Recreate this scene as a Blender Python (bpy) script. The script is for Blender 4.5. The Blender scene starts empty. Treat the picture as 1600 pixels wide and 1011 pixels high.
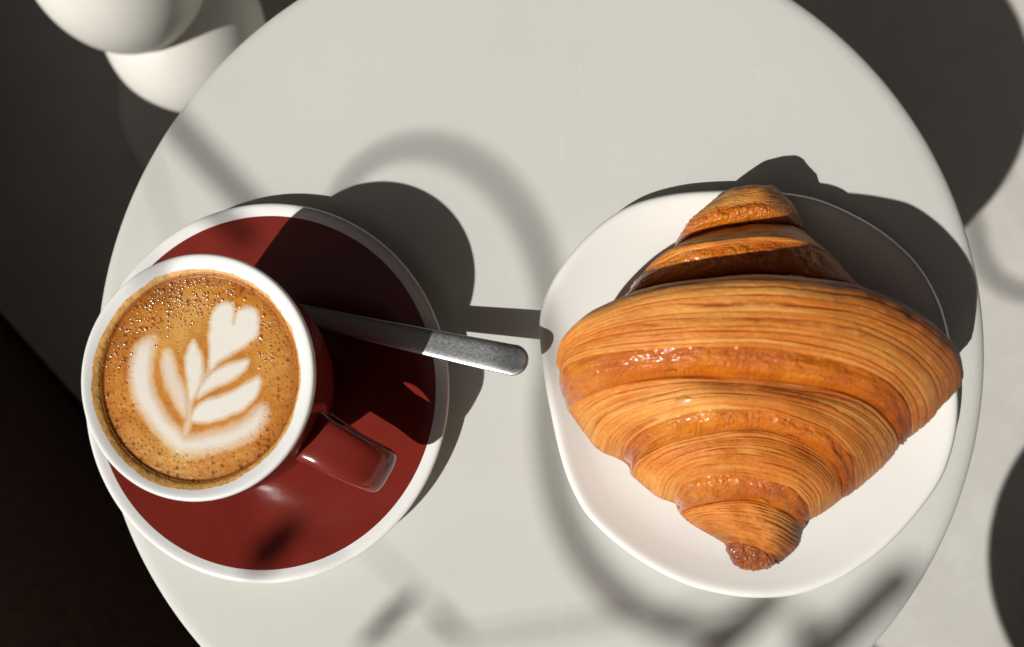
import bpy, bmesh, math, random
import numpy as np
from mathutils import Matrix, Vector

random.seed(7)
rng = np.random.default_rng(11)
SC = bpy.context.scene
COL = SC.collection

# ------------------------------------------------------------------ camera
# Lengths below are written in units of the camera's height over the table top (0.30 m); z = 0 is the table top.
U = 0.30
TOP = 1.48                      # height of the table top above the floor, in units
FPX, PPX, PPY = 1112.67, 645.57, 643.62
TX, TY = 0.0577852, 0.1601525
SX, SY = 0.69137, 0.70685       # horizontal shift of a shadow per unit of height (towards upper right)


def rotm():
    cx, sx, cy, sy = math.cos(TX), math.sin(TX), math.cos(TY), math.sin(TY)
    rx = np.array([[1, 0, 0], [0, cx, -sx], [0, sx, cx]])
    ry = np.array([[cy, 0, sy], [0, 1, 0], [-sy, 0, cy]])
    return ry @ rx


ROT = rotm()


def unproj(px, py, z):
    """where the sight line of a photo pixel meets height z (surveying the place)"""
    px, py, z = np.broadcast_arrays(np.asarray(px, float), np.asarray(py, float), np.asarray(z, float))
    d = np.stack([(px - PPX) / FPX, -(py - PPY) / FPX, -np.ones_like(px)], -1) @ ROT.T
    t = (z - 1) / d[..., 2]
    return np.stack([d[..., 0] * t, d[..., 1] * t, z], -1)


def W(p):
    """units -> metres, floor at 0"""
    p = np.asarray(p, float)
    return np.stack([p[..., 0] * U, p[..., 1] * U, (p[..., 2] + TOP) * U], -1)


cam_d = bpy.data.cameras.new('camera')
cam = bpy.data.objects.new('camera', cam_d)
COL.objects.link(cam)
m = Matrix([[ROT[i][j] for j in range(3)] for i in range(3)]).to_4x4()
m.translation = Vector((0, 0, (1 + TOP) * U))
cam.matrix_world = m
cam_d.sensor_fit = 'HORIZONTAL'
cam_d.sensor_width = 36
cam_d.lens = FPX / 1600 * 36
cam_d.shift_x = (800 - PPX) / 1600
cam_d.shift_y = (PPY - 505.5) / 1600
cam_d.clip_start = 0.01
cam_d.clip_end = 2000
cam_d.dof.use_dof = True
cam_d.dof.focus_distance = 0.93 * U
cam_d.dof.aperture_fstop = 7.5
SC.camera = cam

# ------------------------------------------------------------------ sky, sun, exposure
w = bpy.data.worlds.new('World')
SC.world = w
w.use_nodes = True
nt = w.node_tree
bg = nt.nodes['Background']
sky = nt.nodes.new('ShaderNodeTexSky')
sky.sky_type = 'NISHITA'
sky.sun_disc = False
ELEV = math.atan(1 / math.hypot(SX, SY))
sky.sun_elevation = ELEV
sky.sun_rotation = math.atan2(-SX, -SY)
sky.air_density = 0.01
sky.dust_density = 2.0
sky.ozone_density = 0.0
nt.links.new(sky.outputs[0], bg.inputs[0])
bg.inputs[1].default_value = 0.05

sd = bpy.data.lights.new('sun', 'SUN')
sd.energy = 4.4
sd.angle = math.radians(0.53)
sd.color = (1.0, 0.983, 0.95)
so = bpy.data.objects.new('sun', sd)
COL.objects.link(so)
so.rotation_euler = Vector((SX, SY, -1)).to_track_quat('-Z', 'Y').to_euler()
so.location = (-1, -1, 2)

SC.view_settings.view_transform = 'Standard'
SC.view_settings.look = 'None'
SC.view_settings.exposure = 0.0
SC.view_settings.gamma = 1.0
SC.view_settings.use_curve_mapping = False
SC.render.engine = 'CYCLES'
SC.cycles.max_bounces = 8


# ------------------------------------------------------------------ helpers
def build(name, verts, faces, mat, parent=None, smooth=True, attrs=None, uv=None, world=True):
    """one mesh object from arrays (verts in units unless world=False)"""
    me = bpy.data.meshes.new(name)
    v = W(np.asarray(verts, float)) if world else np.asarray(verts, float)
    o = bpy.data.objects.new(name, me)
    COL.objects.link(o)
    if parent is not None:
        o.parent = parent
        v = v - np.array(parent.location)
    if isinstance(faces, np.ndarray):
        k = faces.shape[1]
        me.vertices.add(len(v))
        me.vertices.foreach_set('co', v.ravel())
        me.loops.add(faces.size)
        me.loops.foreach_set('vertex_index', faces.ravel().astype(np.int32))
        me.polygons.add(len(faces))
        me.polygons.foreach_set('loop_start', np.arange(0, faces.size, k, dtype=np.int32))
        me.update(calc_edges=True)
        me.validate()
    else:
        me.from_pydata([tuple(p) for p in v], [], faces)
        me.update()
    if smooth:
        me.polygons.foreach_set('use_smooth', [True] * len(me.polygons))
    for mm in (mat if isinstance(mat, (list, tuple)) else [mat]):
        me.materials.append(mm)
    for k, a in (attrs or {}).items():
        at = me.attributes.new(k, 'FLOAT', 'POINT')
        at.data.foreach_set('value', np.asarray(a, np.float32).ravel())
    if uv is not None:
        at = me.attributes.new('ring_uv', 'FLOAT_VECTOR', 'POINT')
        at.data.foreach_set('vector', np.asarray(uv, np.float32).ravel())
    return o


def thing(name, label, cat, loc, group=None):
    o = bpy.data.objects.new(name, None)
    COL.objects.link(o)
    o.location = W(np.array(loc, float))
    o.empty_display_size = 0.02
    o['label'], o['category'] = label, cat
    if group:
        o['group'] = group
    return o


def tag(o, label, cat, group=None):
    o['label'], o['category'] = label, cat
    if group:
        o['group'] = group
    return o


def structure(o):
    o['kind'] = 'structure'
    return o


def grid_faces(nr, nc, wrap=True):
    """quads of a grid of nr rows by nc columns (columns closed when wrap)"""
    i = np.arange(nr - 1)[:, None]
    j = np.arange(nc if wrap else nc - 1)[None, :]
    j2 = (j + 1) % nc
    return np.stack([i * nc + j, i * nc + j2, (i + 1) * nc + j2, (i + 1) * nc + j], -1).reshape(-1, 4)


def catmull(pts, n, loop=False):
    """smooth curve through points, n samples evenly spread along its length"""
    p = np.asarray(pts, float)
    q = np.vstack([p[-1:], p, p[:2]]) if loop else np.vstack([2 * p[0] - p[1], p, 2 * p[-1] - p[-2]])
    out = []
    for i in range(1, len(q) - 2):
        a, b, c, d = q[i - 1:i + 3]
        t = np.linspace(0, 1, 24, endpoint=False)[:, None]
        out.append(.5 * (2 * b + (c - a) * t + (2 * a - 5 * b + 4 * c - d) * t ** 2 + (3 * b - a - 3 * c + d) * t ** 3))
    out.append(q[-2:-1])
    c = np.vstack(out)
    L = np.concatenate([[0], np.cumsum(np.linalg.norm(np.diff(c, axis=0), axis=1))])
    s = np.linspace(0, L[-1], n, endpoint=not loop)
    return np.stack([np.interp(s, L, c[:, k]) for k in range(c.shape[1])], -1)


def lathe(profile, n=96, outline=None, smooth_n=0):
    """rings of (radius, z); outline: optional radius multiplier per angle"""
    pr = np.asarray(profile, float)
    if smooth_n:
        pr = catmull(pr, smooth_n)
    a = np.linspace(0, 2 * math.pi, n, endpoint=False)
    return pr, a


def lathe_obj(name, profile, centre, mat, parent=None, n=128, smooth_n=0, sx=1.0):
    pr, a = lathe(profile, n, smooth_n=smooth_n)
    v = np.stack([centre[0] + pr[:, :1] * np.cos(a) * sx, centre[1] + pr[:, :1] * np.sin(a), np.repeat(centre[2] + pr[:, 1:2], n, 1)], -1)
    f = grid_faces(len(pr), n)
    return build(name, v.reshape(-1, 3), f[:, ::-1], mat, parent)


def tube(pts, r, n=10, taper=None):
    """verts, faces of a round bar along points (units)"""
    p = np.asarray(pts, float)
    k = len(p)
    tg = np.gradient(p, axis=0)
    tg /= np.linalg.norm(tg, axis=1)[:, None] + 1e-12
    ref = np.array([0.31, -0.82, 0.48])
    a1 = np.cross(tg, ref)
    a1 /= np.linalg.norm(a1, axis=1)[:, None]
    a2 = np.cross(tg, a1)
    rr = np.full(k, r) if taper is None else r * np.asarray(taper)
    an = np.linspace(0, 2 * math.pi, n, endpoint=False)
    v = p[:, None] + rr[:, None, None] * (a1[:, None] * np.cos(an)[None, :, None] + a2[:, None] * np.sin(an)[None, :, None])
    v = v.reshape(-1, 3)
    f = [tuple(x) for x in grid_faces(k, n)]
    f += [tuple(range(n))[::-1], tuple(range((k - 1) * n, k * n))]
    return v, f


def vnoise(x, y, seed=0):
    """smooth 2-D value noise in -1..1"""
    r = np.random.default_rng(seed).uniform(-1, 1, (256, 256))
    xi, yi = np.floor(x).astype(int), np.floor(y).astype(int)
    fx, fy = x - xi, y - yi
    fx, fy = fx * fx * (3 - 2 * fx), fy * fy * (3 - 2 * fy)
    g = lambda i, j: r[i % 256, j % 256]
    return (g(xi, yi) * (1 - fx) + g(xi + 1, yi) * fx) * (1 - fy) + (g(xi, yi + 1) * (1 - fx) + g(xi + 1, yi + 1) * fx) * fy


def sstep(a, b, x):
    t = np.clip((x - a) / (b - a), 0, 1)
    return t * t * (3 - 2 * t)


# ------------------------------------------------------------------ materials
class Mat:
    """small wrapper to write node materials"""

    def __init__(s, name, color=(.5, .5, .5), rough=.5, spec=.5, metal=0.0, coat=0.0, coat_rough=.05, sss=0.0):
        s.m = bpy.data.materials.new(name)
        s.m.use_nodes = True
        s.t = s.m.node_tree
        s.b = s.t.nodes['Principled BSDF']
        s.set('Base Color', (*color, 1)); s.set('Roughness', rough); s.set('Specular IOR Level', spec)
        s.set('Metallic', metal); s.set('Coat Weight', coat); s.set('Coat Roughness', coat_rough)
        if sss:
            s.set('Subsurface Weight', sss); s.set('Subsurface Radius', (1, .5, .25)); s.set('Subsurface Scale', .002)

    def set(s, k, v):
        s.b.inputs[k].default_value = v

    def n(s, typ, **kw):
        x = s.t.nodes.new(typ)
        for k, v in kw.items():
            if k in x.inputs:
                x.inputs[k].default_value = v
            else:
                setattr(x, k, v)
        return x

    def link(s, a, b):
        s.t.links.new(a, b)

    def to(s, out, key):
        s.link(out, s.b.inputs[key])

    def coord(s, which='Object'):
        return s.n('ShaderNodeTexCoord').outputs[which]

    def attr(s, name, vec=False):
        x = s.n('ShaderNodeAttribute', attribute_name=name)
        return x.outputs['Vector' if vec else 'Fac']

    def noise(s, vec, scale, detail=4, rough=.55):
        x = s.n('ShaderNodeTexNoise', Scale=scale, Detail=detail, Roughness=rough)
        s.link(vec, x.inputs['Vector'])
        return x.outputs['Fac']

    def mapping(s, vec, scale):
        x = s.n('ShaderNodeMapping')
        x.inputs['Scale'].default_value = scale
        s.link(vec, x.inputs['Vector'])
        return x.outputs[0]

    def ramp(s, fac, stops):
        x = s.n('ShaderNodeValToRGB')
        e = x.color_ramp.elements
        while len(e) < len(stops):
            e.new(.5)
        for el, (p, c) in zip(e, stops):
            el.position = p
            el.color = (*c, 1) if len(c) == 3 else c
        s.link(fac, x.inputs[0])
        return x.outputs[0]

    def rng(s, fac, a, b, c=0., d=1.):
        x = s.n('ShaderNodeMapRange')
        for i, v in enumerate((a, b, c, d)):
            x.inputs[i + 1].default_value = v
        s.link(fac, x.inputs[0])
        return x.outputs[0]

    def mix(s, fac, a, b, mode='MIX'):
        x = s.n('ShaderNodeMix', data_type='RGBA', blend_type=mode)
        for sock, v in ((x.inputs[0], fac), (x.inputs[6], a), (x.inputs[7], b)):
            if hasattr(v, 'is_output'):
                s.link(v, sock)
            elif isinstance(v, (int, float)):
                sock.default_value = v
            else:
                sock.default_value = (*v, 1)
        return x.outputs[2]

    def math(s, op, a, b=0.):
        x = s.n('ShaderNodeMath', operation=op)
        for sock, v in zip(x.inputs, (a, b)):
            if hasattr(v, 'is_output'):
                s.link(v, sock)
            else:
                sock.default_value = v
        return x.outputs[0]

    def bump(s, h, strength, dist, prev=None):
        x = s.n('ShaderNodeBump', Strength=strength, Distance=dist)
        s.link(h, x.inputs['Height'])
        if prev is not None:
            s.link(prev, x.inputs['Normal'])
        return x.outputs[0]


def m_table():
    k = Mat('table_paint', (.58, .575, .52), .7, .12)
    c = k.coord()
    big = k.noise(c, 9, 5, .6)
    fine = k.noise(c, 420, 3)
    col = k.ramp(big, [(.25, (.558, .555, .508)), (.75, (.592, .590, .548))])
    # a few faint scuffs
    sc = k.noise(k.mapping(c, (70, 14, 30)), 2.2, 6, .7)
    col = k.mix(k.rng(sc, .64, .74, 0, .4), col, (.70, .69, .64))
    vor = k.n('ShaderNodeTexVoronoi', Scale=40.0, voronoi_dimensions='2D')
    k.link(c, vor.inputs['Vector'])
    col = k.mix(k.rng(vor.outputs['Distance'], .02, .012, 0, .3), col, (.42, .38, .32))
    k.to(col, 'Base Color')
    k.to(k.rng(big, .3, .7, .62, .78), 'Roughness')
    b = k.bump(fine, .06, .0004)
    k.to(k.bump(k.noise(c, 38, 3), .05, .002, b), 'Normal')
    return k.m


def m_floor():
    k = Mat('concrete', (.55, .53, .48), .75, .25)
    c = k.coord()
    a = k.noise(c, 7, 8, .62)
    b = k.noise(c, 45, 6, .65)
    col = k.ramp(a, [(.3, (.50, .475, .43)), (.7, (.60, .58, .53))])
    col = k.mix(k.rng(b, .35, .7, .0, .35), col, (.44, .42, .38))
    k.to(col, 'Base Color')
    k.to(k.bump(b, .25, .002), 'Normal')
    return k.m


def m_white_glaze(name, col, rough=.16):
    k = Mat(name, col, rough, .5)
    c = k.coord()
    n = k.noise(c, 60, 3)
    k.to(k.mix(k.rng(n, .3, .7, 0, .25), col, tuple(x * .965 for x in col)), 'Base Color')
    k.to(k.bump(k.noise(c, 90, 2), .03, .001), 'Normal')
    return k.m


def m_red_glaze():
    k = Mat('oxblood_glaze', (.17, .019, .012), .13, .55)
    c = k.coord()
    n = k.noise(c, 35, 5, .6)
    k.to(k.ramp(n, [(.25, (.158, .0165, .011)), (.75, (.19, .0215, .0135))]), 'Base Color')
    dust = k.noise(c, 700, 2)
    k.to(k.math('ADD', k.rng(n, .2, .8, .10, .17), k.rng(dust, .68, .8, 0, .25)), 'Roughness')
    k.to(k.bump(k.noise(c, 70, 2), .02, .001), 'Normal')
    return k.m


def m_plain(name, col, rough, spec=.5, scale=40, var=.12, bump=.1):
    k = Mat(name, col, rough, spec)
    n = k.noise(k.coord(), scale, 5, .6)
    k.to(k.mix(k.rng(n, .3, .7), tuple(x * (1 - var) for x in col), tuple(min(1, x * (1 + var)) for x in col)), 'Base Color')
    k.to(k.bump(n, bump, .001), 'Normal')
    return k.m


def m_wood():
    k = Mat('dark_timber', (.03, .012, .007), .45, .35)
    c = k.coord()
    g = k.noise(k.mapping(c, (4, 90, 90)), 1.3, 6, .6)
    k.to(k.ramp(g, [(.3, (.014, .006, .004)), (.7, (.05, .017, .008))]), 'Base Color')
    k.to(k.bump(g, .15, .001), 'Normal')
    return k.m


def m_steel():
    k = Mat('brushed_steel', (.62, .62, .60), .4, .5, 1.0)
    c = k.coord('Object')
    sc1 = k.noise(c, 900, 4, .7)
    sc2 = k.noise(k.mapping(c, (1, 1, 1)), 2600, 2, .6)
    k.to(k.rng(sc1, .3, .7, .33, .46), 'Roughness')
    k.to(k.mix(k.rng(sc2, .4, .7), (.50, .51, .51), (.74, .75, .75)), 'Base Color')
    b = k.bump(k.noise(c, 2000, 3, .6), .15, .0002)
    k.to(k.bump(sc2, .2, .0001, b), 'Normal')
    return k.m


def m_iron():
    k = Mat('black_iron', (.03, .03, .03), .6, .4)
    k.to(k.bump(k.noise(k.coord(), 120, 4), .2, .001), 'Normal')
    return k.m


def m_croissant():
    k = Mat('pastry_crust', (.4, .15, .03), .45, .4)
    c = k.coord()
    uv = k.attr('ring_uv', True)
    gl, gr, dk, tn, wet = k.attr('gloss'), k.attr('groove'), k.attr('bake_shade'), k.attr('tone'), k.attr('wet')
    n1 = k.noise(k.mapping(uv, (14, 130, 1)), 1.0, 5, .6)       # streaks along the layers
    n2 = k.noise(c, 55, 5, .6)
    n3 = k.noise(c, 900, 3, .6)
    n4 = k.noise(c, 210, 4, .65)
    n5 = k.noise(c, 26, 3, .5)
    lam = k.ramp(n1, [(.27, (.50, .125, .014)), (.5, (.66, .215, .030)), (.70, (.81, .385, .088))])
    lam = k.mix(k.rng(n3, .5, .68, 0, .4), lam, (.77, .41, .11))
    lam = k.mix(k.rng(n4, .5, .72, 0, .3), lam, (.48, .13, .016))
    lam = k.mix(k.rng(n5, .52, .36, 0, .5), lam, (.47, .125, .014))
    lam = k.mix(k.rng(n5, .5, .66, 0, .55), lam, (.82, .43, .115))
    lam = k.mix(k.rng(tn, .5, 1, 0, .38), lam, (.80, .45, .13))
    lam = k.mix(k.rng(tn, .5, 0, 0, .35), lam, (.47, .125, .016))
    lam = k.mix(k.math('MULTIPLY', gr, .8), lam, (.38, .062, .012))
    glo = k.ramp(n2, [(.3, (.44, .082, .005)), (.52, (.58, .150, .008)), (.72, (.68, .235, .016))])
    glo = k.mix(k.rng(n4, .55, .75, 0, .25), glo, (.42, .09, .008))
    col = k.mix(gl, lam, glo)
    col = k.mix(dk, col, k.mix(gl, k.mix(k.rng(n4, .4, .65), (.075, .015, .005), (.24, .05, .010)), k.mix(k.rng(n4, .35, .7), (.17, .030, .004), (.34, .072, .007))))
    k.to(col, 'Base Color')
    k.to(k.math('SUBTRACT', k.rng(n4, .3, .7, .42, .57), k.math('MULTIPLY', wet, .26)), 'Roughness')
    k.to(k.rng(wet, 0, 1, .18, .45), 'Specular IOR Level')
    k.to(k.math('MULTIPLY', wet, .6), 'Coat Weight')
    k.set('Coat Roughness', .15)
    k.set('Subsurface Weight', .08); k.set('Subsurface Radius', (1, .4, .12)); k.set('Subsurface Scale', .0025)
    b1 = k.bump(k.math('MULTIPLY', n3, k.rng(gl, 0, 1, 1, .12)), .22, .0004)
    b2 = k.bump(k.math('MULTIPLY', k.noise(c, 260, 5, .62), k.rng(gl, 0, 1, 1, .12)), .5, .0011, b1)
    wr = k.noise(k.mapping(uv, (30, 60, 1)), 1.0, 3, .55)
    b3 = k.bump(k.math('MULTIPLY', wr, gl), .6, .0018, b2)
    k.to(b3, 'Normal')
    return k.m


def m_coffee():
    k = Mat('crema_and_milk', (.5, .2, .05), .3, .4)
    c = k.coord()
    milk, tan, edge = k.attr('milk'), k.attr('tan'), k.attr('edge')
    n1 = k.noise(c, 120, 5, .65)
    n2 = k.noise(c, 1500, 2, .6)
    cre = k.ramp(n1, [(.3, (.42, .125, .010)), (.5, (.53, .19, .020)), (.72, (.61, .265, .042))])
    cre = k.mix(k.math('MULTIPLY', tan, .8), cre, (.70, .42, .115))
    cre = k.mix(k.math('MULTIPLY', edge, .55), cre, (.27, .07, .012))
    col = k.mix(milk, cre, (.79, .755, .67))
    col = k.mix(k.rng(n2, .55, .75, 0, .18), col, (.72, .47, .2))
    pits = []
    for sc, r in ((300., .19), (640., .21), (1300., .2)):
        v = k.n('ShaderNodeTexVoronoi', Scale=sc, voronoi_dimensions='2D')
        k.link(c, v.inputs['Vector'])
        lo = k.rng(v.outputs['Distance'], r * 1.25, r * .8, 0, 1)
        keep = k.n('ShaderNodeSeparateColor')
        k.link(v.outputs['Color'], keep.inputs[0])
        pits.append(k.math('MULTIPLY', lo, k.rng(keep.outputs[0], .62, .72)))
    pit = k.math('MAXIMUM', k.math('MULTIPLY', pits[0], k.attr('froth')), k.math('MULTIPLY', k.math('MAXIMUM', pits[1], k.math('MULTIPLY', pits[2], .7)), k.rng(k.attr('froth'), .1, .8, .02, .8)))
    pit = k.math('MULTIPLY', pit, k.rng(milk, 0, .8, 1, .25))
    col = k.mix(k.math('MULTIPLY', pit, .7), col, (.17, .04, .007))
    k.to(col, 'Base Color')
    k.to(k.rng(n1, .3, .7, .28, .42), 'Roughness')
    b = k.bump(n2, .25, .0003)
    x = k.n('ShaderNodeBump', Strength=.6, Distance=.0006, invert=True)
    k.link(pit, x.inputs['Height']); k.link(b, x.inputs['Normal'])
    k.to(x.outputs[0], 'Normal')
    k.set('Subsurface Weight', .06); k.set('Subsurface Radius', (1, .6, .3)); k.set('Subsurface Scale', .0015)
    return k.m


M_TABLE, M_FLOOR, M_WOOD, M_STEEL, M_IRON = m_table(), m_floor(), m_wood(), m_steel(), m_iron()
M_WHITE = m_white_glaze('white_glaze', (.80, .80, .77))
M_PLATE = m_white_glaze('cream_glaze', (.80, .785, .73), .2)
M_RED = m_red_glaze()
M_BALL = m_plain('white_lacquer', (.74, .715, .65), .42, .4, 30, .03, .03)
M_PASTRY, M_COFFEE = m_croissant(), m_coffee()
M_FILM = m_plain('coffee_film', (.68, .36, .10), .4, .4, 500, .3, .5)
_b = Mat('bubble_skin', (.46, .17, .04), .3, .6, coat=1.0, coat_rough=.1)
_b.set('Coat IOR', 2.4)
M_BUBBLE = _b.m

# ------------------------------------------------------------------ floor
n = 60
xs = np.concatenate([-np.geomspace(400, 2, 12), np.linspace(-1.9, 1.9, 12), np.geomspace(2, 400, 12)]) / U
gx, gy = np.meshgrid(xs, xs)
structure(build('floor', np.stack([gx, gy, np.full_like(gx, -TOP)], -1).reshape(-1, 3), grid_faces(len(xs), len(xs), False), M_FLOOR))

UX = 1 / math.sqrt(2)


def uv2xy(u, v):
    """u runs away from the sun, v across it"""
    return (u + v) * UX, (u - v) * UX


def box(name, u0, u1, v0, v1, z0, z1, mat, parent=None, bev=.02):
    """bevelled block aligned with the u and v directions"""
    bm = bmesh.new()
    bmesh.ops.create_cube(bm, size=1)
    for p in bm.verts:
        u = u0 if p.co.x < 0 else u1
        v = v0 if p.co.y < 0 else v1
        z = z0 if p.co.z < 0 else z1
        x, y = uv2xy(u, v)
        p.co = W(np.array([x, y, z]))
        if parent is not None:
            p.co -= Vector(parent.location)
    bmesh.ops.bevel(bm, geom=bm.edges[:], offset=bev * U, segments=2, affect='EDGES')
    bmesh.ops.recalc_face_normals(bm, faces=bm.faces[:])
    me = bpy.data.meshes.new(name)
    bm.to_mesh(me)
    bm.free()
    o = bpy.data.objects.new(name, me)
    COL.objects.link(o)
    me.materials.append(mat)
    o.parent = parent
    return o


# ------------------------------------------------------------------ dark bench at the lower left, between the table and the sun
x, y = uv2xy(-1.3, -.5)
bench = thing('timber_bench', 'dark brown timber bench in deep shade beyond the lower left of the table', 'bench', (x, y, -TOP))
box('front_board', -1.12, -1.075, -4.6, 3.2, -TOP + .003, -.32, M_WOOD, bench)
for i in range(2):
    box('seat_plank', -1.085 - .24 * (i + 1) + .012, -1.085 - .24 * i + .03 * (i == 0), -4.6, 3.2, -.315, -.24, M_WOOD, bench)
box('backrest', -1.66, -1.59, -4.6, 3.2, -TOP + .003, .42, M_WOOD, bench)

# ------------------------------------------------------------------ tables
TC = (-0.04226, 0.14962, 0.0)
TR = 0.6195


def side_table(centre, label):
    t = thing('side_table', label, 'table', (centre[0], centre[1], -TOP), 'round pale side tables')
    r = TR
    top = [(0, 0), (r * .3, 0), (r * .6, 0), (r * .85, 0), (r - .024, 0), (r - .015, -.0006), (r - .008, -.0026), (r - .0025, -.0062), (r, -.011),
           (r, -.034), (r - .006, -.046), (r - .018, -.055), (r - .05, -.060), (r * .5, -.060), (0, -.060)]
    lathe_obj('table_top', top, (centre[0], centre[1], 0), M_TABLE, t, 220)
    lathe_obj('pedestal', [(0, -.062), (.10, -.062), (.085, -.12), (.08, -.5), (.08, -1.0), (.10, -1.28), (.16, -1.33), (.16, -1.335)], (centre[0], centre[1], 0), M_TABLE, t, 64)
    lathe_obj('base_plate', [(0, -1.337), (.33, -1.337), (.35, -1.345), (.355, -1.37), (.355, -1.397)], (centre[0], centre[1], 0), M_TABLE, t, 96)
    return t


side_table(TC, 'round pale grey side table carrying the coffee and the croissant')
side_table((1.02, -1.36, 0), 'empty round pale side table shading the floor at the bottom right corner')

# ------------------------------------------------------------------ stacked ball stool, top left
BC = (-1.10, 1.385)
stool = thing('ball_stool', 'white stool of two stacked balls on the floor behind the table', 'stool', (BC[0], BC[1], -TOP))


def ball(name, c, r, squash=1.0):
    a = np.linspace(-math.pi / 2, math.pi / 2, 49)
    return lathe_obj(name, np.stack([np.maximum(r * np.cos(a), 0), r * squash * np.sin(a)], -1)[::-1], c, M_BALL, stool, 96)


lathe_obj('base_plate', [(0, -TOP + .03), (.43, -TOP + .03), (.452, -TOP + .025), (.46, -TOP + .012), (.46, -TOP + .003)], (BC[0], BC[1], 0), M_BALL, stool, 96)
ball('ball', (BC[0], BC[1], -1.11), .262)
ball('ball', (BC[0] - .03, BC[1] + .005, -.755), .25)

# ------------------------------------------------------------------ iron screen that throws the soft scroll shadows (stands beyond the bench, out of frame)
US = -3.2
KU = (SX + SY) * UX


def to_screen(px, py, z=0.0, us=US):
    """point of the upright screen whose shadow falls on photo point (px, py) at height z"""
    p = unproj(px, py, z)
    u = (p[..., 0] + p[..., 1]) * UX
    t = (u - us) / KU
    return np.stack([p[..., 0] - SX * t, p[..., 1] - SY * t, p[..., 2] + t], -1)


x, y = uv2xy(US, 0)
screen = thing('iron_screen', 'black wrought iron scroll screen standing sunward of the table behind the bench', 'screen', (x, y, -TOP))


def bar(name, pts, r, parent=screen, z=0.0, n=80, taper=None):
    c = catmull(to_screen([p[0] for p in pts], [p[1] for p in pts], z), n)
    v, f = tube(c, r, 12, None if taper is None else np.interp(np.linspace(0, 1, n), *taper))
    return build(name, v, f, M_IRON, parent)


def post(px, py, r, z=0.0):
    p = to_screen(px, py, z)
    v, f = tube(np.linspace([p[0], p[1], -TOP + .004], p, 12), r, 12)
    return build('post', v, f, M_IRON, screen)


bar('scroll', [(520, 330), (545, 280), (590, 243), (650, 228), (712, 240), (770, 278), (818, 338), (848, 405), (862, 470), (866, 540), (858, 600), (856, 660), (864, 735),
               (884, 808), (919, 876), (966, 930), (1024, 968), (1083, 988), (1132, 982), (1172, 958), (1205, 930)], .0128, taper=([0, .3, .5, .8, 1], [.56, .68, .9, 1, 1]))
post(1212, 928, .017)
post(1412, 898, .0195)
bar('rail', [(180, 90), (250, 168), (320, 245), (385, 315), (430, 365)], .0115)
bar('leaf', [(432, 856), (450, 838), (474, 814), (502, 786)], .024, taper=([0, .2, .5, .8, 1], [.1, .8, 1, .6, .08]))
bar('leaf', [(560, 1010), (590, 984), (622, 952), (655, 926)], .0125, taper=([0, .3, .6, .85, 1], [.2, .8, 1, .7, .08]))
bar('leaf', [(735, 1012), (710, 985), (685, 958), (662, 932)], .007, taper=([0, .3, .6, 1], [.2, .8, .9, .08]))
bar('scroll', [(1500, 300), (1522, 350), (1530, 390), (1545, 425), (1575, 448), (1620, 462), (1680, 455), (1730, 420)], .0135, z=-TOP)
# thin ties carry the loose pieces
for a, b in (((502, 786), (655, 926)), ((560, 1010), (1212, 928)), ((735, 1012), (1212, 928)), ((432, 856), (180, 90)), ((1680, 455), (1412, 898)), ((1500, 300), (1212, 928))):
    za = -TOP if a[0] in (1680, 1500) else 0.0
    p0, p1 = to_screen(*a, za), to_screen(*b)
    v, f = tube(np.linspace(p0, p1, 6), .0018, 6)
    build('tie_wire', v, f, M_IRON, screen)
for px, py in ((180, 90),):
    p = to_screen(px, py)
    v, f = tube(np.linspace([p[0], p[1], -TOP + .004], p, 12), .016, 12)
    build('post', v, f, M_IRON, screen)

# ------------------------------------------------------------------ saucer
SCX, SCY = -0.37680, 0.08880
SR = 0.2712
saucer = thing('saucer', 'oxblood red saucer with a white rim under the coffee cup', 'saucer', (SCX, SCY, 0))
RI = SR - .0185


def saucer_z(r):
    return float(np.interp(r, [0, .085, .1, .115, .15, .20, RI, SR - .006], [.0165, .0165, .0165, .018, .0215, .0285, .0375, .0412]))


rs = np.concatenate([np.linspace(0, .1, 5), np.linspace(.11, RI, 26)])
lathe_obj('well', [(r, saucer_z(r)) for r in rs], (SCX, SCY, 0), M_RED, saucer, 200)
lathe_obj('rim', [(RI, saucer_z(RI) + .0003), (SR - .012, .0398), (SR - .007, .0410), (SR - .003, .0408), (SR - .0006, .0388), (SR, .0365), (SR - .002, .0335), (SR - .010, .0295),
                  (SR - .05, .020), (.16, .0085), (.125, .004), (.12, .0006), (.11, .0006), (.105, .005), (0, .008)], (SCX, SCY, 0), M_WHITE, saucer, 200)

# ------------------------------------------------------------------ cup
CX, CY = -0.3780, 0.0880
CR, CZ = 0.1435, 0.2369
cup = thing('coffee_cup', 'oxblood red coffee cup with a white lip full of latte', 'cup', (CX, CY, .017))
prof_out = catmull([(.070, .0175), (.076, .019), (.080, .027), (.083, .036), (.097, .050), (.116, .075), (.1295, .105), (.1365, .14), (.1400, .175), (.1420, .205), (.1428, .229)], 60)
lathe_obj('body', prof_out[::-1], (CX, CY, 0), M_RED, cup, 160)
lip = [(.1428, .229), (.14335, .2325), (.1428, .2356), (.1414, .2370), (.1395, .2374), (.1365, .2367), (.1330, .2353), (.1280, .2332), (.1248, .2316), (.1229, .2298), (.1221, .2265), (.1214, .2200), (.117, .205), (.11, .15), (.095, .09), (.06, .055), (0, .05)]
lathe_obj('lining', lip[::-1][0:0] + lip[::-1], (CX, CY, 0), M_WHITE, cup, 160)

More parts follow.
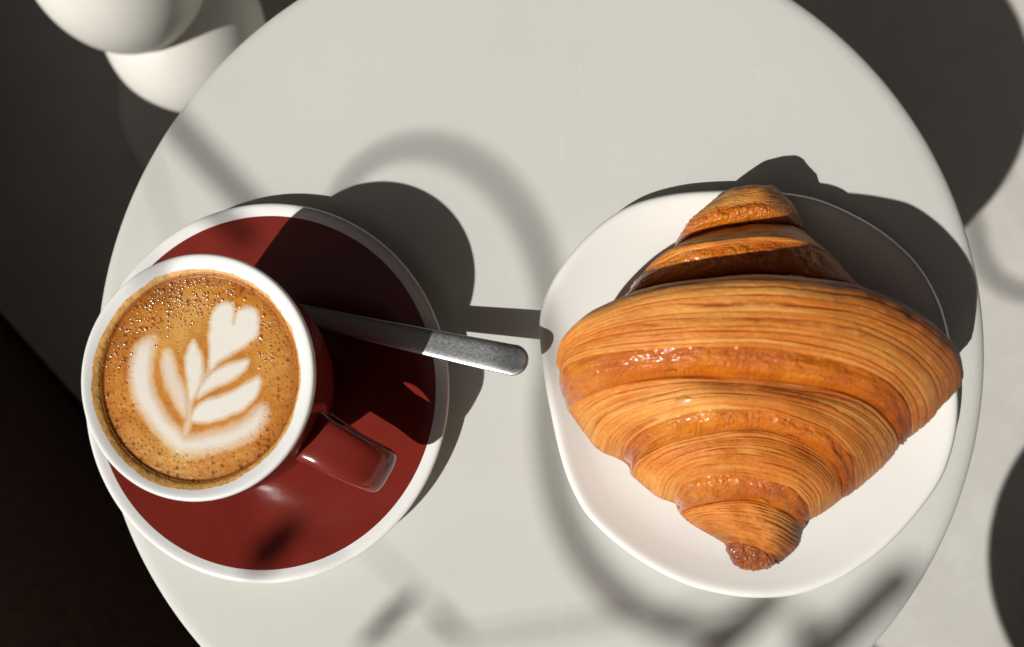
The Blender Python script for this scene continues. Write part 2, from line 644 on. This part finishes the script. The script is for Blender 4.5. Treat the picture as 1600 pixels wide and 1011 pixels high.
# handle: a wide strap that loops out towards the lower right
HA = math.radians(-29.0)
path = catmull([(.128, .178), (.142, .1838), (.163, .1842), (.185, .1790), (.205, .169), (.220, .154), (.2280, .139), (.2265, .1245), (.217, .115), (.195, .1125), (.163, .111), (.13, .112)], 70)
tg = np.gradient(path, axis=0)
tg /= np.linalg.norm(tg, axis=1)[:, None]
nm = np.stack([-tg[:, 1], tg[:, 0]], -1)
k = np.linspace(0, 1, len(path))
half = np.interp(k, [0, .12, .35, .5, .8, 1], [.035, .030, .0285, .0285, .026, .031])
thick = np.interp(k, [0, .1, .5, .9, 1], [.0105, .009, .0095, .0085, .010])
an = np.linspace(0, 2 * math.pi, 28, endpoint=False)
ca, sa = np.cos(an), np.sin(an)
cw = np.sign(ca) * np.abs(ca) ** .62
ct = np.sign(sa) * np.abs(sa) ** .85
er, ew = np.array([math.cos(HA), math.sin(HA), 0]), np.array([-math.sin(HA), math.cos(HA), 0])
hv = []
for i in range(len(path)):
    dish = .0016 * (1 - cw ** 2)
    rz = path[i][None, :] + nm[i][None, :] * (thick[i] * ct - 0 * dish)[:, None]
    hv.append(np.array([CX, CY, 0]) + rz[:, :1] * er + np.array([0, 0, 1.]) * rz[:, 1:2] + ew * (half[i] * cw)[:, None])
hv = np.array(hv)
build('handle', hv.reshape(-1, 3), grid_faces(len(path), 28), M_RED, cup)

# ------------------------------------------------------------------ coffee with leaf-shaped latte art
LZ = 0.2270
LR = 0.1221
NR, NA = 230, 420
rr = np.sqrt(np.linspace(0, 1, NR)) * LR
aa = np.linspace(0, 2 * math.pi, NA, endpoint=False)
gx = CX + rr[:, None] * np.cos(aa)
gy = CY + rr[:, None] * np.sin(aa)


def Z1(l):
    return [(220 + a / 4.2136, 460 + b / 4.2136) for a, b in l]


def Z2(l):
    return [(100 + a / 2.2976, 370 + b / 2.2976) for a, b in l]


ART = [
    (Z1([(452, 480), (452, 300), (460, 180), (480, 110), (530, 62), (590, 62), (618, 100), (608, 200), (640, 112), (700, 88), (758, 110), (775, 180), (765, 265), (700, 328), (600, 388), (520, 440), (465, 495)]), 9, 1.),
    (Z1([(345, 305), (385, 370), (405, 450), (410, 540), (380, 620), (345, 680), (322, 710), (312, 600), (300, 500), (300, 420), (320, 350)]), 9, .95),
    (Z1([(700, 430), (706, 462), (660, 520), (580, 570), (480, 618), (410, 655), (372, 672), (400, 600), (450, 532), (520, 485), (610, 448)]), 9, .97),
    (Z1([(775, 550), (786, 600), (750, 680), (690, 738), (600, 788), (480, 828), (390, 842), (330, 826), (352, 762), (420, 705), (540, 662), (640, 622), (720, 570)]), 9, 1.),
    (Z1([(180, 372), (215, 430), (232, 520), (272, 600), (300, 680), (302, 760), (290, 805), (240, 738), (190, 640), (155, 540), (140, 450), (150, 395)]), 12, .72),
    (Z1([(285, 950), (400, 935), (520, 905), (640, 862), (740, 790), (805, 738), (822, 800), (770, 885), (680, 955), (560, 1003), (400, 1035), (265, 1040), (205, 985), (240, 955)]), 20, .9),
    (Z2([(262, 395), (245, 470), (250, 550), (282, 625), (332, 695), (392, 752), (440, 765), (440, 735), (415, 700), (368, 650), (330, 580), (308, 500), (312, 430), (322, 360)]), 17, .92),
    (Z1([(300, 690), (330, 700), (470, 480), (440, 500), (345, 690), (330, 850), (285, 950), (270, 940), (300, 830)]), 8, .55),
]


def sdist(poly, px, py):
    """signed distance to a closed polygon, inside positive"""
    d = np.full(px.shape, 1e9)
    ins = np.zeros(px.shape, bool)
    n_ = len(poly)
    for i in range(n_):
        ax, ay = poly[i]
        bx, by = poly[(i + 1) % n_]
        t = np.clip(((px - ax) * (bx - ax) + (py - ay) * (by - ay)) / ((bx - ax) ** 2 + (by - ay) ** 2 + 1e-12), 0, 1)
        d = np.minimum(d, np.hypot(px - ax - t * (bx - ax), py - ay - t * (by - ay)))
        c = ((ay > py) != (by > py)) & (px < (bx - ax) * (py - ay) / (by - ay + 1e-12) + ax)
        ins ^= c
    return np.where(ins, d, -d)


wob = .0012 * vnoise(gx * 90, gy * 90, 3) + .0006 * vnoise(gx * 260, gy * 260, 4)
wx, wy = gx + wob, gy + .001 * vnoise(gx * 110 + 9, gy * 110, 5)
milk = np.zeros_like(gx)
for poly, blur, amt in ART:
    P = catmull([tuple(unproj(a, b, LZ)[:2]) for a, b in poly], 90, loop=True)
    bl = blur * 1.12 * .78 / FPX
    milk = np.maximum(milk, amt * sstep(-bl * .66, bl * .60, sdist(P.tolist(), wx, wy)))
fade = unproj(245, 520, LZ)
milk *= 1 - .75 * np.exp(-((gx - unproj(236, 505, LZ)[0]) ** 2 + (gy - unproj(236, 505, LZ)[1]) ** 2) / .022 ** 2)


def blob(px, py, r):
    c = unproj(px, py, LZ)
    return np.exp(-((gx - c[0]) ** 2 + (gy - c[1]) ** 2) / (r * .78 / FPX) ** 2)


tan = np.clip(.95 * blob(300, 480, 42) + .7 * blob(268, 530, 38) + .7 * blob(250, 720, 40) + .5 * blob(205, 690, 30) + .55 * blob(425, 580, 30) + .5 * blob(300, 735, 50) + .3 * blob(420, 520, 30), 0, 1)
tan *= .75 + .35 * vnoise(gx * 140, gy * 140, 8)
halo = sstep(0, .25, milk) * (1 - milk)
rad = np.hypot(gx - CX, gy - CY) / LR
edge = sstep(.84, 1.0, rad) * 1.0 + .9 * blob(258, 452, 34) + .5 * blob(190, 520, 40)
froth = np.clip(.15 + sstep(.55, .95, rad) * .9 + .8 * blob(260, 455, 70), 0, 1) * (1 - .6 * milk)
gz = LZ + .003 * sstep(.965, 1.0, rad) + .00022 * vnoise(gx * 300, gy * 300, 6) * froth + .0003 * milk
coffee = thing('coffee', 'latte with white leaf and heart foam art inside the red cup', 'coffee', (CX, CY, .05))
build('milk_foam', np.stack([gx, gy, gz], -1).reshape(-1, 3), grid_faces(NR, NA), M_COFFEE, coffee,
      attrs=dict(milk=milk, tan=np.clip(tan + .8 * halo, 0, 1), edge=np.clip(edge, 0, 1), froth=froth))
# stain of foam clinging to the lip wall
fa = np.linspace(0, 2 * math.pi, 500, endpoint=False)
toph = .2331 - .0011 * np.cos(fa) - .0010 * np.sin(fa) + .0004 * vnoise(fa * 3, fa * 0, 21) + .0003 * vnoise(fa * 9, fa * 0 + 3, 22) + .0002 * vnoise(fa * 41, fa * 0 + 3, 25)
# thicker splash on the right of the cup
toph += .0009 * np.exp(-((fa - .75) / .5) ** 2) * (.6 + .8 * vnoise(fa * 30, fa * 0, 23)) + .0008 * np.exp(-((fa - 1.75) / .35) ** 2)
ri = lambda z: np.interp(z, [.205, .2200, .2265, .2298, .2316, .2332, .2353, .2367], [.117, .1214, .1221, .1229, .1248, .1280, .1330, .1365]) - .0006
fv = []
for q in np.linspace(0, 1, 7):
    zz = LZ - .004 + (toph - LZ + .004) * q
    r_ = ri(zz) - .0004 * (1 - q)
    fv.append(np.stack([CX + r_ * np.cos(fa), CY + r_ * np.sin(fa), zz], -1))
build('foam_film', np.array(fv).reshape(-1, 3), grid_faces(7, 500), M_FILM, coffee)

# bubbles standing on the crema
bv, bf = [], []
base = 0
cand = 0
while cand < 360:
    a, r_ = random.uniform(0, 2 * math.pi), LR * math.sqrt(random.uniform(.25, .93))
    x_, y_ = CX + r_ * math.cos(a), CY + r_ * math.sin(a)
    d1 = math.hypot(x_ - unproj(255, 455, LZ)[0], y_ - unproj(255, 455, LZ)[1])
    d2 = math.hypot(x_ - unproj(320, 440, LZ)[0], y_ - unproj(320, 440, LZ)[1])
    d3 = math.hypot(x_ - unproj(190, 530, LZ)[0], y_ - unproj(190, 530, LZ)[1])
    d4 = math.hypot(x_ - unproj(430, 520, LZ)[0], y_ - unproj(430, 520, LZ)[1])
    pdens = .004 + .9 * math.exp(-(d1 / .035) ** 2) + .9 * math.exp(-(d2 / .04) ** 2) + .35 * math.exp(-(d3 / .04) ** 2) + .35 * math.exp(-(d4 / .035) ** 2)
    if random.random() > pdens:
        continue
    i_, j_ = int((r_ / LR) ** 2 * (NR - 1)), int(a / (2 * math.pi) * NA) % NA
    if milk[i_, j_] > .3:
        continue
    cand += 1
    br = random.uniform(.0009, .0017) * (1.7 if random.random() < .14 else 1)
    nn, mm = 8, 4
    for q in range(mm):
        ph = q / mm * math.pi / 2
        for s in range(nn):
            t = 2 * math.pi * s / nn
            bv.append((x_ + br * math.cos(ph) * math.cos(t), y_ + br * math.cos(ph) * math.sin(t), LZ + .0002 + br * .48 * math.sin(ph)))
    bv.append((x_, y_, LZ + .0002 + br * .48))
    for q in range(mm - 1):
        for s in range(nn):
            bf.append((base + q * nn + s, base + q * nn + (s + 1) % nn, base + (q + 1) * nn + (s + 1) % nn, base + (q + 1) * nn + s))
    for s in range(nn):
        bf.append((base + (mm - 1) * nn + s, base + (mm - 1) * nn + (s + 1) % nn, base + mm * nn))
    base += mm * nn + 1
o = build('bubbles', np.array(bv), bf, M_BUBBLE, coffee)
o['kind'] = 'stuff'

# ------------------------------------------------------------------ teaspoon lying on the saucer behind the cup
SP = [((825.5, 567.5), .082), ((806, 563.5), .080), ((745, 551), .072), ((660, 533), .0590), ((560, 511), .0455), ((480, 492), .0360)]
sp3 = np.array([unproj(a[0], a[1], z) for a, z in SP])
d = sp3[-1] - sp3[-2]
d /= np.linalg.norm(d)
sp3 = np.vstack([sp3, sp3[-1] + d * .05 + [0, 0, .004], sp3[-1] + d * .085 + [0, 0, .006]])
hc = catmull(sp3, 400)
hc = hc[np.unique(np.concatenate([np.arange(0, 36, 1), np.arange(36, 400, 5), [399]]))]
spoon = thing('teaspoon', 'steel teaspoon lying across the saucer rim behind the cup', 'spoon', hc[0] * [1, 1, 0] + [0, 0, .03])
L = np.concatenate([[0], np.cumsum(np.linalg.norm(np.diff(hc, axis=0), axis=1))])
tg = np.gradient(hc, axis=0)
tg /= np.linalg.norm(tg, axis=1)[:, None]
side = np.cross(tg, [0, 0, 1.])
side /= np.linalg.norm(side, axis=1)[:, None]
nrm = np.cross(side, tg)
hw = np.interp(L, [0, .06, .15, .26, .34, .5], [.0205, .0198, .0180, .0155, .013, .0085])
endr = .0205
hw = np.where(L < endr, np.sqrt(np.maximum(endr ** 2 - (endr - L) ** 2, 1e-8)), hw)
th = np.interp(L, [0, .02, .3], [.0030, .0042, .0046]) * np.clip(hw / endr * 1.6, .05, 1) ** .5 * np.where(L > endr, 1, 1)
NC = 32
an = np.linspace(0, 2 * math.pi, NC, endpoint=False)
cw = np.sign(np.cos(an)) * np.abs(np.cos(an)) ** .7
ct = np.sign(np.sin(an)) * np.abs(np.sin(an)) ** .85
v = hc[:, None] + side[:, None] * (hw[:, None] * cw)[..., None] + nrm[:, None] * (th[:, None] * ct + .0012 * (cw ** 2 - .5))[..., None]
f = [tuple(x) for x in grid_faces(len(hc), NC)] + [tuple(range(NC)), tuple(range((len(hc) - 1) * NC, len(hc) * NC))[::-1]]
build('handle', v.reshape(-1, 3), f, M_STEEL, spoon)

# ------------------------------------------------------------------ plate
PO = [(1180, 296), (1100, 296.5), (1040, 303), (985, 319), (940, 347), (902, 383), (871, 424), (850, 465), (842, 502), (844, 548), (851, 600), (861, 652), (874, 710), (891, 760), (917, 806),
      (960, 848), (1010, 884), (1070, 914), (1130, 930), (1190, 936), (1250, 930), (1308, 909), (1352, 882), (1392, 850), (1440, 797), (1475, 745), (1493, 692), (1500, 640), (1497, 590),
      (1487, 530), (1470, 470), (1440, 416), (1400, 375), (1350, 341), (1290, 313), (1240, 301)]
PZ = .037
oc = catmull(unproj([p[0] for p in PO], [p[1] for p in PO], PZ), 240, loop=True)[:, :2]
pc = oc.mean(0)
plate = thing('plate', 'cream stoneware plate with a soft uneven outline under the croissant', 'plate', (pc[0], pc[1], 0))
pp = catmull([(0, .0240), (.4, .0240), (.66, .0243), (.76, .0254), (.83, .0279), (.885, .0315), (.925, .0345), (.955, .0370), (.98, .0378), (.993, .0362), (1.0, .0325), (.995, .0275), (.975, .0225), (.92, .016),
              (.84, .009), (.78, .0045), (.76, .0006), (.72, .0006), (.70, .006), (0, .010)], 120)
pv = []
for s, z in pp:
    ease = np.clip(s, 0, 1)
    pv.append(np.column_stack([pc + (oc - pc) * s, np.full(len(oc), z)]))
build('plate_body', np.array(pv).reshape(-1, 3), grid_faces(len(pp), 240), M_PLATE, plate)

# ------------------------------------------------------------------ croissant: rolled dough layers, from the near tip to the far tip
# key rings: photo curve of the crest line, crest height, flank height
KEYS = [
    ('tip', [(1162, 889), (1172, 891), (1182, 891), (1192, 889)], .046, .036),
    ('k0', [(1145, 880), (1160, 884), (1185, 884), (1213, 882)], .070, .045),
    ('k1', [(1133, 850), (1150, 848), (1168, 851), (1195, 861), (1219, 878)], .082, .048),
    ('t1', [(1080, 818), (1110, 812), (1145, 815), (1180, 820), (1215, 832), (1246, 852)], .112, .055),
    ('v1', [(1062, 801), (1084, 793), (1108, 787), (1143, 782), (1176, 783), (1206, 791), (1232, 803), (1258, 822)], .124, .056),
    ('g1', [(1055, 787), (1070, 761), (1095, 750), (1128, 747), (1160, 750), (1193, 756), (1226, 765), (1247, 779), (1260, 797), (1263, 816)], .158, .062),
    ('t2', [(1027, 776), (1040, 745), (1080, 719), (1130, 710), (1180, 712), (1230, 722), (1270, 742), (1291, 768), (1290, 799)], .176, .068),
    ('v2', [(986, 742), (998, 720), (1038, 697), (1075, 686), (1113, 678), (1151, 673), (1200, 675), (1258, 695), (1296, 722), (1314, 752), (1315, 779)], .178, .066),
    ('g2', [(978, 724), (986, 698), (1012, 676), (1046, 661), (1083, 649), (1136, 643), (1200, 647), (1250, 663), (1288, 680), (1317, 706), (1330, 735), (1332, 769)], .207, .072),
    ('t3', [(930, 697), (942, 668), (975, 645), (1035, 626), (1100, 616), (1180, 617), (1250, 630), (1310, 652), (1352, 682), (1370, 712), (1374, 736)], .216, .076),
    ('v3', [(888, 642), (900, 629), (943, 608), (979, 599), (1014, 594), (1050, 590), (1097, 589), (1180, 593), (1261, 602), (1316, 613), (1358, 631), (1386, 655), (1402, 678), (1405, 697)], .212, .076),
    ('g3', [(876, 608), (882, 583), (897, 571), (924, 562), (967, 556), (1026, 553), (1097, 550), (1180, 550), (1261, 562), (1316, 574), (1358, 590), (1389, 610), (1409, 636), (1418, 664), (1420, 687)], .238, .084),
    ('m4', [(874, 580), (881, 553), (910, 531), (967, 512), (1060, 497), (1180, 492), (1260, 498), (1340, 514), (1404, 542), (1446, 578), (1466, 614), (1464, 642)], .244, .090),
    ('l4', [(877, 553), (886, 523), (914, 494), (954, 475), (1000, 457), (1054, 446.5), (1107, 441), (1161, 436), (1218, 436), (1299, 446), (1350, 452), (1400, 470), (1438, 491), (1470, 515), (1492, 541), (1500, 570)], .228, .090),
    ('v5', [(972, 470), (985, 458), (1012, 448), (1054, 440), (1107, 434), (1161, 429), (1218, 429), (1280, 437), (1325, 440), (1352, 449)], .150, .070),
    ('g5', [(990, 445), (1011, 425), (1031, 413), (1067, 399), (1114, 389), (1174, 381), (1245, 383), (1292, 397), (1324, 426)], .162, .066),
    ('l5', [(1008, 423), (1024, 405), (1055, 388), (1093, 377), (1150, 369), (1198, 367), (1245, 371), (1281, 384), (1305, 402)], .158, .062),
    ('v6', [(1054, 386), (1079, 370), (1114, 359), (1150, 352), (1198, 349), (1232, 350), (1256, 360)], .108, .054),
    ('g6', [(1066, 362), (1076, 348), (1097, 336), (1126, 328), (1174, 321), (1215, 321), (1236, 327), (1250, 338)], .124, .052),
    ('l6', [(1104, 324), (1118, 312), (1139, 302), (1165, 298), (1195, 297), (1218, 302), (1236, 315)], .1135, .046),
    ('m6', [(1132, 304), (1142, 296), (1160, 291), (1185, 289), (1204, 291), (1222, 301)], .092, .042),
    ('end', [(1150, 297), (1160, 294), (1175, 292), (1190, 292), (1200, 294)], .066, .036),
]
NS, NB = 220, 60           # columns over the crest, columns underneath
TIERS = [  # keys of one dough layer, rows per gap, gloss per key, layers of lamination per gap
    (['tip', 'k0', 'k1'], [14, 40], [1, 1, .7], [0, 3]),
    (['k1', 't1', 'v1'], [60, 50], [.15, .0, .25], [5, 4]),
    (['v1', 'g1', 't2', 'v2'], [60, 60, 60], [.9, .95, 0, .05], [0, 4.5, 4.5]),
    (['v2', 'g2', 't3', 'v3'], [60, 70, 60], [.9, 1, 0, 0], [0, 5, 3.5]),
    (['v3', 'g3', 'm4', 'l4', 'v5'], [70, 90, 80, 50], [1, 1, 0, 0, .5], [0, 4, 3.6, 2]),
    (['v5', 'g5', 'l5', 'v6'], [60, 40, 40], [.9, 1, 0, .4], [0, 3, 3]),
    (['v6', 'g6', 'l6', 'm6', 'end'], [50, 40, 30, 20], [.9, 1, 0, .1, .5], [0, 4, 3, 0]),
]
a = np.linspace(-1, 1, NS)
crest = np.clip(1 - np.abs(a) ** 2.3, 0, 1) ** .52
KD = {}
for nme, pts, hc_, he in KEYS:
    KD[nme] = (catmull(pts, NS), he + (hc_ - he) * crest)
cro = thing('croissant', 'golden brown glazed croissant with fine flaky layers on the cream plate', 'croissant', (*unproj(1185, 610, .1)[:2], .0146))


def tier_curve(vals, q):
    """natural-ended smooth interpolation of key values (keys at 0, 1, 2, ...)"""
    x_ = np.asarray(vals, float)
    p = np.concatenate([(2 * x_[:1] - x_[1:2]), x_, (2 * x_[-1:] - x_[-2:-1])], 0)
    i = np.clip(np.floor(q).astype(int), 0, len(x_) - 2)
    t = (q - i).reshape((-1,) + (1,) * (x_.ndim - 1))
    A, B, C, D = p[i], p[i + 1], p[i + 2], p[i + 3]
    return .5 * (2 * B + (C - A) * t + (2 * A - 5 * B + 4 * C - D) * t ** 2 + (3 * B - A - 3 * C + D) * t ** 3)


line0 = 0.0
for ti, (keys, rows, gkey, lams) in enumerate(TIERS):
    q = np.concatenate([np.linspace(i, i + 1, r, endpoint=False) for i, r in enumerate(rows)] + [[len(rows)]])
    px = tier_curve([KD[k_][0] for k_ in keys], q)                  # (rows, NS, 2)
    hz = tier_curve([KD[k_][1] for k_ in keys], q)
    tot = q / len(rows)
    ends = 1 - np.abs(a) ** 6
    # the roll puffs out between its creases
    hz = hz + (.0075 * np.sin(np.pi * np.clip(tot, 0, 1)) ** .6)[:, None] * (.35 + .65 * crest)[None] * (0 if ti == 0 else 1)
    if gkey[1] >= .95 and ti:      # the egg-washed shoulder swells out of the crease
        hz = hz + (.0085 * np.sin(np.pi * np.clip(q, 0, 1) ** .62))[:, None] * (.3 + .7 * crest)[None]
    hz += .0022 * vnoise(np.tile(a * 4 + ti * 3, (len(q), 1)), np.tile((q * 1.3)[:, None], (1, NS)), 31 + ti) * ends
    top = unproj(px[..., 0], px[..., 1], hz)
    # underside: tuck in below the flanks down to the plate
    Lp, Rp = top[:, 0], top[:, -1]
    ph = np.linspace(0, math.pi, NB + 2)[1:-1]
    mid = (Lp + Rp) / 2
    hf = (Rp - Lp) / 2
    lift = np.interp(q, [0, len(rows)], [0, 0]) + (.018 * np.clip(1 - q / 2, 0, 1) if ti == 0 else 0) + (.012 * np.clip((q - 2) / 2, 0, 1) if ti == 6 else 0)
    zb = .0247 + lift
    cph = np.sign(np.cos(ph)) * np.abs(np.cos(ph)) ** .8
    sph = np.sin(ph) ** .75
    under = mid[:, None] + hf[:, None] * cph[None, :, None]
    zl = (Lp[:, 2] * .5 + Rp[:, 2] * .5)
    under[..., 2] = zl[:, None] + (zb - zl)[:, None] * sph[None]
    P = np.concatenate([top, under], 1)
    NCOL = NS + NB
    # laminations: thin grooves that follow the roll
    aw = np.concatenate([a, 1 + np.linspace(0, 1, NB + 2)[1:-1] * 2])        # goes on round the back
    A2 = np.tile(aw, (len(q), 1))
    Q2 = np.tile(q[:, None], (1, NCOL))
    cum = np.concatenate([[0], np.cumsum(lams)])
    ln = np.interp(q, np.arange(len(cum)), cum)[:, None] + 0 * A2
    ln = ln * 1.5
    ln = ln + .38 * vnoise(A2 * 1.1 + 5 * ti, Q2 * 2.2 + 3, 41 + ti) + .6 * vnoise(Q2 * 5, Q2 * 0, 43 + ti) + .13 * vnoise(A2 * 4 + 5 * ti, ln * .6, 51 + ti) + .05 * vnoise(A2 * 26, ln * 1.2, 56 + ti)
    idx = np.round(ln)
    dd = np.abs(ln - idx)
    wid = .12 + .08 * vnoise(idx * 1.7 + .37, A2 * 3, 61 + ti)
    strength = np.clip(.5 + .75 * vnoise(idx * 3.3 + .5, A2 * 4.5, 71 + ti) + .3 * vnoise(idx * 2.1, A2 * 19, 76 + ti), 0.05, 1)
    groove = np.exp(-(dd / wid) ** 2) * strength
    fl = np.floor(ln)
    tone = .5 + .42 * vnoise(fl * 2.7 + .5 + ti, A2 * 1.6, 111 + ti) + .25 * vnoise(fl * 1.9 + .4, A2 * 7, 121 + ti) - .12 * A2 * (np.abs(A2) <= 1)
    tone = np.clip(tone, 0, 1)
    step = (ln - np.floor(ln))                                            # each sheet tilts up to its cut edge
    kx, ky = [], []
    for i_, g_ in enumerate(gkey):        # the egg wash stops sharply where the cut layers begin
        kx.append(i_); ky.append(g_)
        if g_ >= .95 and i_ + 1 < len(gkey) and gkey[i_ + 1] < .2:
            kx += [i_ + .10, i_ + .20]; ky += [.95, .05]
    gl = np.interp(q, kx, ky)[:, None] + 0 * A2
    gl = gl + .10 * vnoise(A2 * 7, Q2 * 4, 81 + ti)
    gl = sstep(.42, .62, gl)
    has = np.interp(q, np.arange(len(lams)) + .5, [1. if l else 0. for l in lams])[:, None]
    if ti >= 5:
        gl = gl * (1 - .5 * sstep(.35, .7, A2))
    gl = gl * np.concatenate([np.ones(NS), np.full(NB, .15)])[None]
    l2 = ln * 2.7 + .5 * vnoise(A2 * 3, ln * .8, 141 + ti)
    g2 = np.exp(-((l2 - np.round(l2)) / .2) ** 2) * np.clip(.15 + .7 * vnoise(np.round(l2) * 1.3 + .4, A2 * 6, 151 + ti), 0, .8)
    wet = gl * (1 if ti == 0 else (1 - .9 * sstep(.35, .8, A2)))
    groove = np.maximum(groove, .75 * g2)
    groove = groove * (1 - gl) * sstep(0, .35, has + 0 * A2)
    # surface normals, then relief
    du = np.roll(P, -1, 1) - np.roll(P, 1, 1)
    dv = np.gradient(P, axis=0)
    N = np.cross(du, dv)
    N /= np.linalg.norm(N, axis=2)[..., None] + 1e-12
    if N[len(q) // 2, NS // 2, 2] < 0:
        N = -N
    fadeb = np.concatenate([np.ones(NS), np.full(NB, .4)])[None]
    rel = -.0015 * groove + .0007 * (step - .5) * (1 - gl) * (has > .2)
    rel = rel + gl * (.0020 * vnoise(A2 * 9, Q2 * 3.5, 91 + ti) + .0010 * vnoise(A2 * 24, Q2 * 8, 95 + ti) + .00035 * vnoise(A2 * 60, Q2 * 20, 97 + ti)) * sstep(0, .12, np.minimum(tot, 1 - tot))[:, None]
    rel = rel + .0016 * vnoise(A2 * 3.2, Q2 * 1.1, 101 + ti)
    rel = rel * sstep(0, .04, np.minimum(tot, 1 - tot))[:, None] * fadeb
    P = P + N * rel[..., None]
    # oven browning on tips, crease shoulders, far right crest; painted shade at right and underneath
    bake_shade = np.zeros_like(A2)
    if ti == 0:
        bake_shade += .7
    if ti == 1:
        bake_shade += (.55 * (1 - tot)[:, None]) * (.6 + .5 * vnoise(A2 * 4, ln * .8, 131)) + .25 * sstep(.2, .9, A2)
    if ti == 4:
        crestq = np.exp(-((Q2 - 3.05) / .42) ** 2)
        bake_shade += 1.25 * crestq * sstep(.1, .6, A2) * (.8 + .6 * vnoise(A2 * 22, Q2 * 9, 7)) + .6 * np.exp(-((Q2 - 3.03) / .07) ** 2)
    if ti == 6:
        bake_shade += .6 * sstep(3.1, 3.8, Q2)
    bake_shade += (.20 * sstep(-.1, .9, A2) + .14 * sstep(.4, 1, -A2)) * (np.abs(A2) <= 1)  # browner right side, part of it the fall of light put into colour
    bake_shade += .22 * sstep(.55, .95, np.abs(A2)) * sstep(.3, 1, A2 * .5 + .5) + gl * .5 * sstep(.4, .85, A2) * (ti > 0) + gl * .12 * sstep(.5, 1, -A2)
    bake_shade += .28 * np.exp(-(tot / .05) ** 2)[:, None] * (.5 + .5 * vnoise(A2 * 12, Q2, 17))
    bake_shade = bake_shade + .35 * np.concatenate([np.zeros(NS), np.ones(NB)])[None]  # shade under the flanks painted into the crust colour
    bake_shade = np.clip(bake_shade + .07 * vnoise(A2 * 9, Q2 * 5, 19), 0, 1)
    uvq = np.stack([A2 * 1.6 + ti * 2.3, (ln if max(lams) else Q2 * 3) * .055 + ti * 1.7, 0 * A2], -1)
    ob = build('dough_layer', P.reshape(-1, 3), grid_faces(len(q), NCOL), M_PASTRY, cro,
               attrs=dict(gloss=gl, groove=groove, bake_shade=bake_shade, tone=tone, wet=wet), uv=uvq.reshape(-1, 3))
    # small lifted flakes of crust along the creases and the crest
    frng = np.random.default_rng(200 + ti)
    for _ in range((0, 0, 1, 2, 3, 0, 0)[ti]):
        ri_ = int(frng.choice([frng.uniform(.03, .10), frng.uniform(.45, .95)]) * (len(q) - 1))
        ci_ = int(frng.uniform(.15, .85) * NS)
        n0 = N[ri_, ci_]
        e1 = P[ri_, min(ci_ + 3, NS - 1)] - P[ri_, ci_]
        e1 = e1 / (np.linalg.norm(e1) + 1e-9)
        e2 = np.cross(n0, e1)
        Lf, Wf = frng.uniform(.006, .012), frng.uniform(.002, .0035)
        rows_ = []
        for a_ in np.linspace(-1, 1, 7):
            for b_ in (-1, -.3, .4, 1):
                wv = Wf * (1 - .7 * a_ * a_) * (1 + .35 * frng.uniform(-1, 1) * (abs(b_) > .9))
                up = .0004 + .0009 * max(0, b_) ** 2 + .0003 * a_ * a_
                rows_.append(P[ri_, ci_] + e1 * (Lf * a_) + e2 * (wv * b_) + n0 * up)
        fl_ = np.array(rows_)
        fl_ = np.concatenate([fl_, fl_ - n0 * .0004])
        ff = grid_faces(7, 4, False)
        build('flake', fl_, np.concatenate([ff, ff[:, ::-1] + 28]), M_PASTRY, cro,
              attrs=dict(gloss=np.full(56, .2), groove=np.zeros(56), bake_shade=np.full(56, frng.uniform(0, .35)), tone=np.full(56, .6), wet=np.full(56, .2)), uv=fl_ * 3)
    if ti in (0, 6):       # close the tip
        bm = bmesh.new()
        bm.from_mesh(ob.data)
        be = [e for e in bm.edges if e.is_boundary]
        r0 = 0 if ti == 0 else len(q) - 1
        bm.verts.ensure_lookup_table()
        ring = set(range(r0 * NCOL, (r0 + 1) * NCOL))
        be = [e for e in be if e.verts[0].index in ring and e.verts[1].index in ring]
        bmesh.ops.holes_fill(bm, edges=be, sides=0)
        bm.to_mesh(ob.data)
        bm.free()
    if ti in (0,):
        ob['label'] = 'dark glossy near tip of the roll'
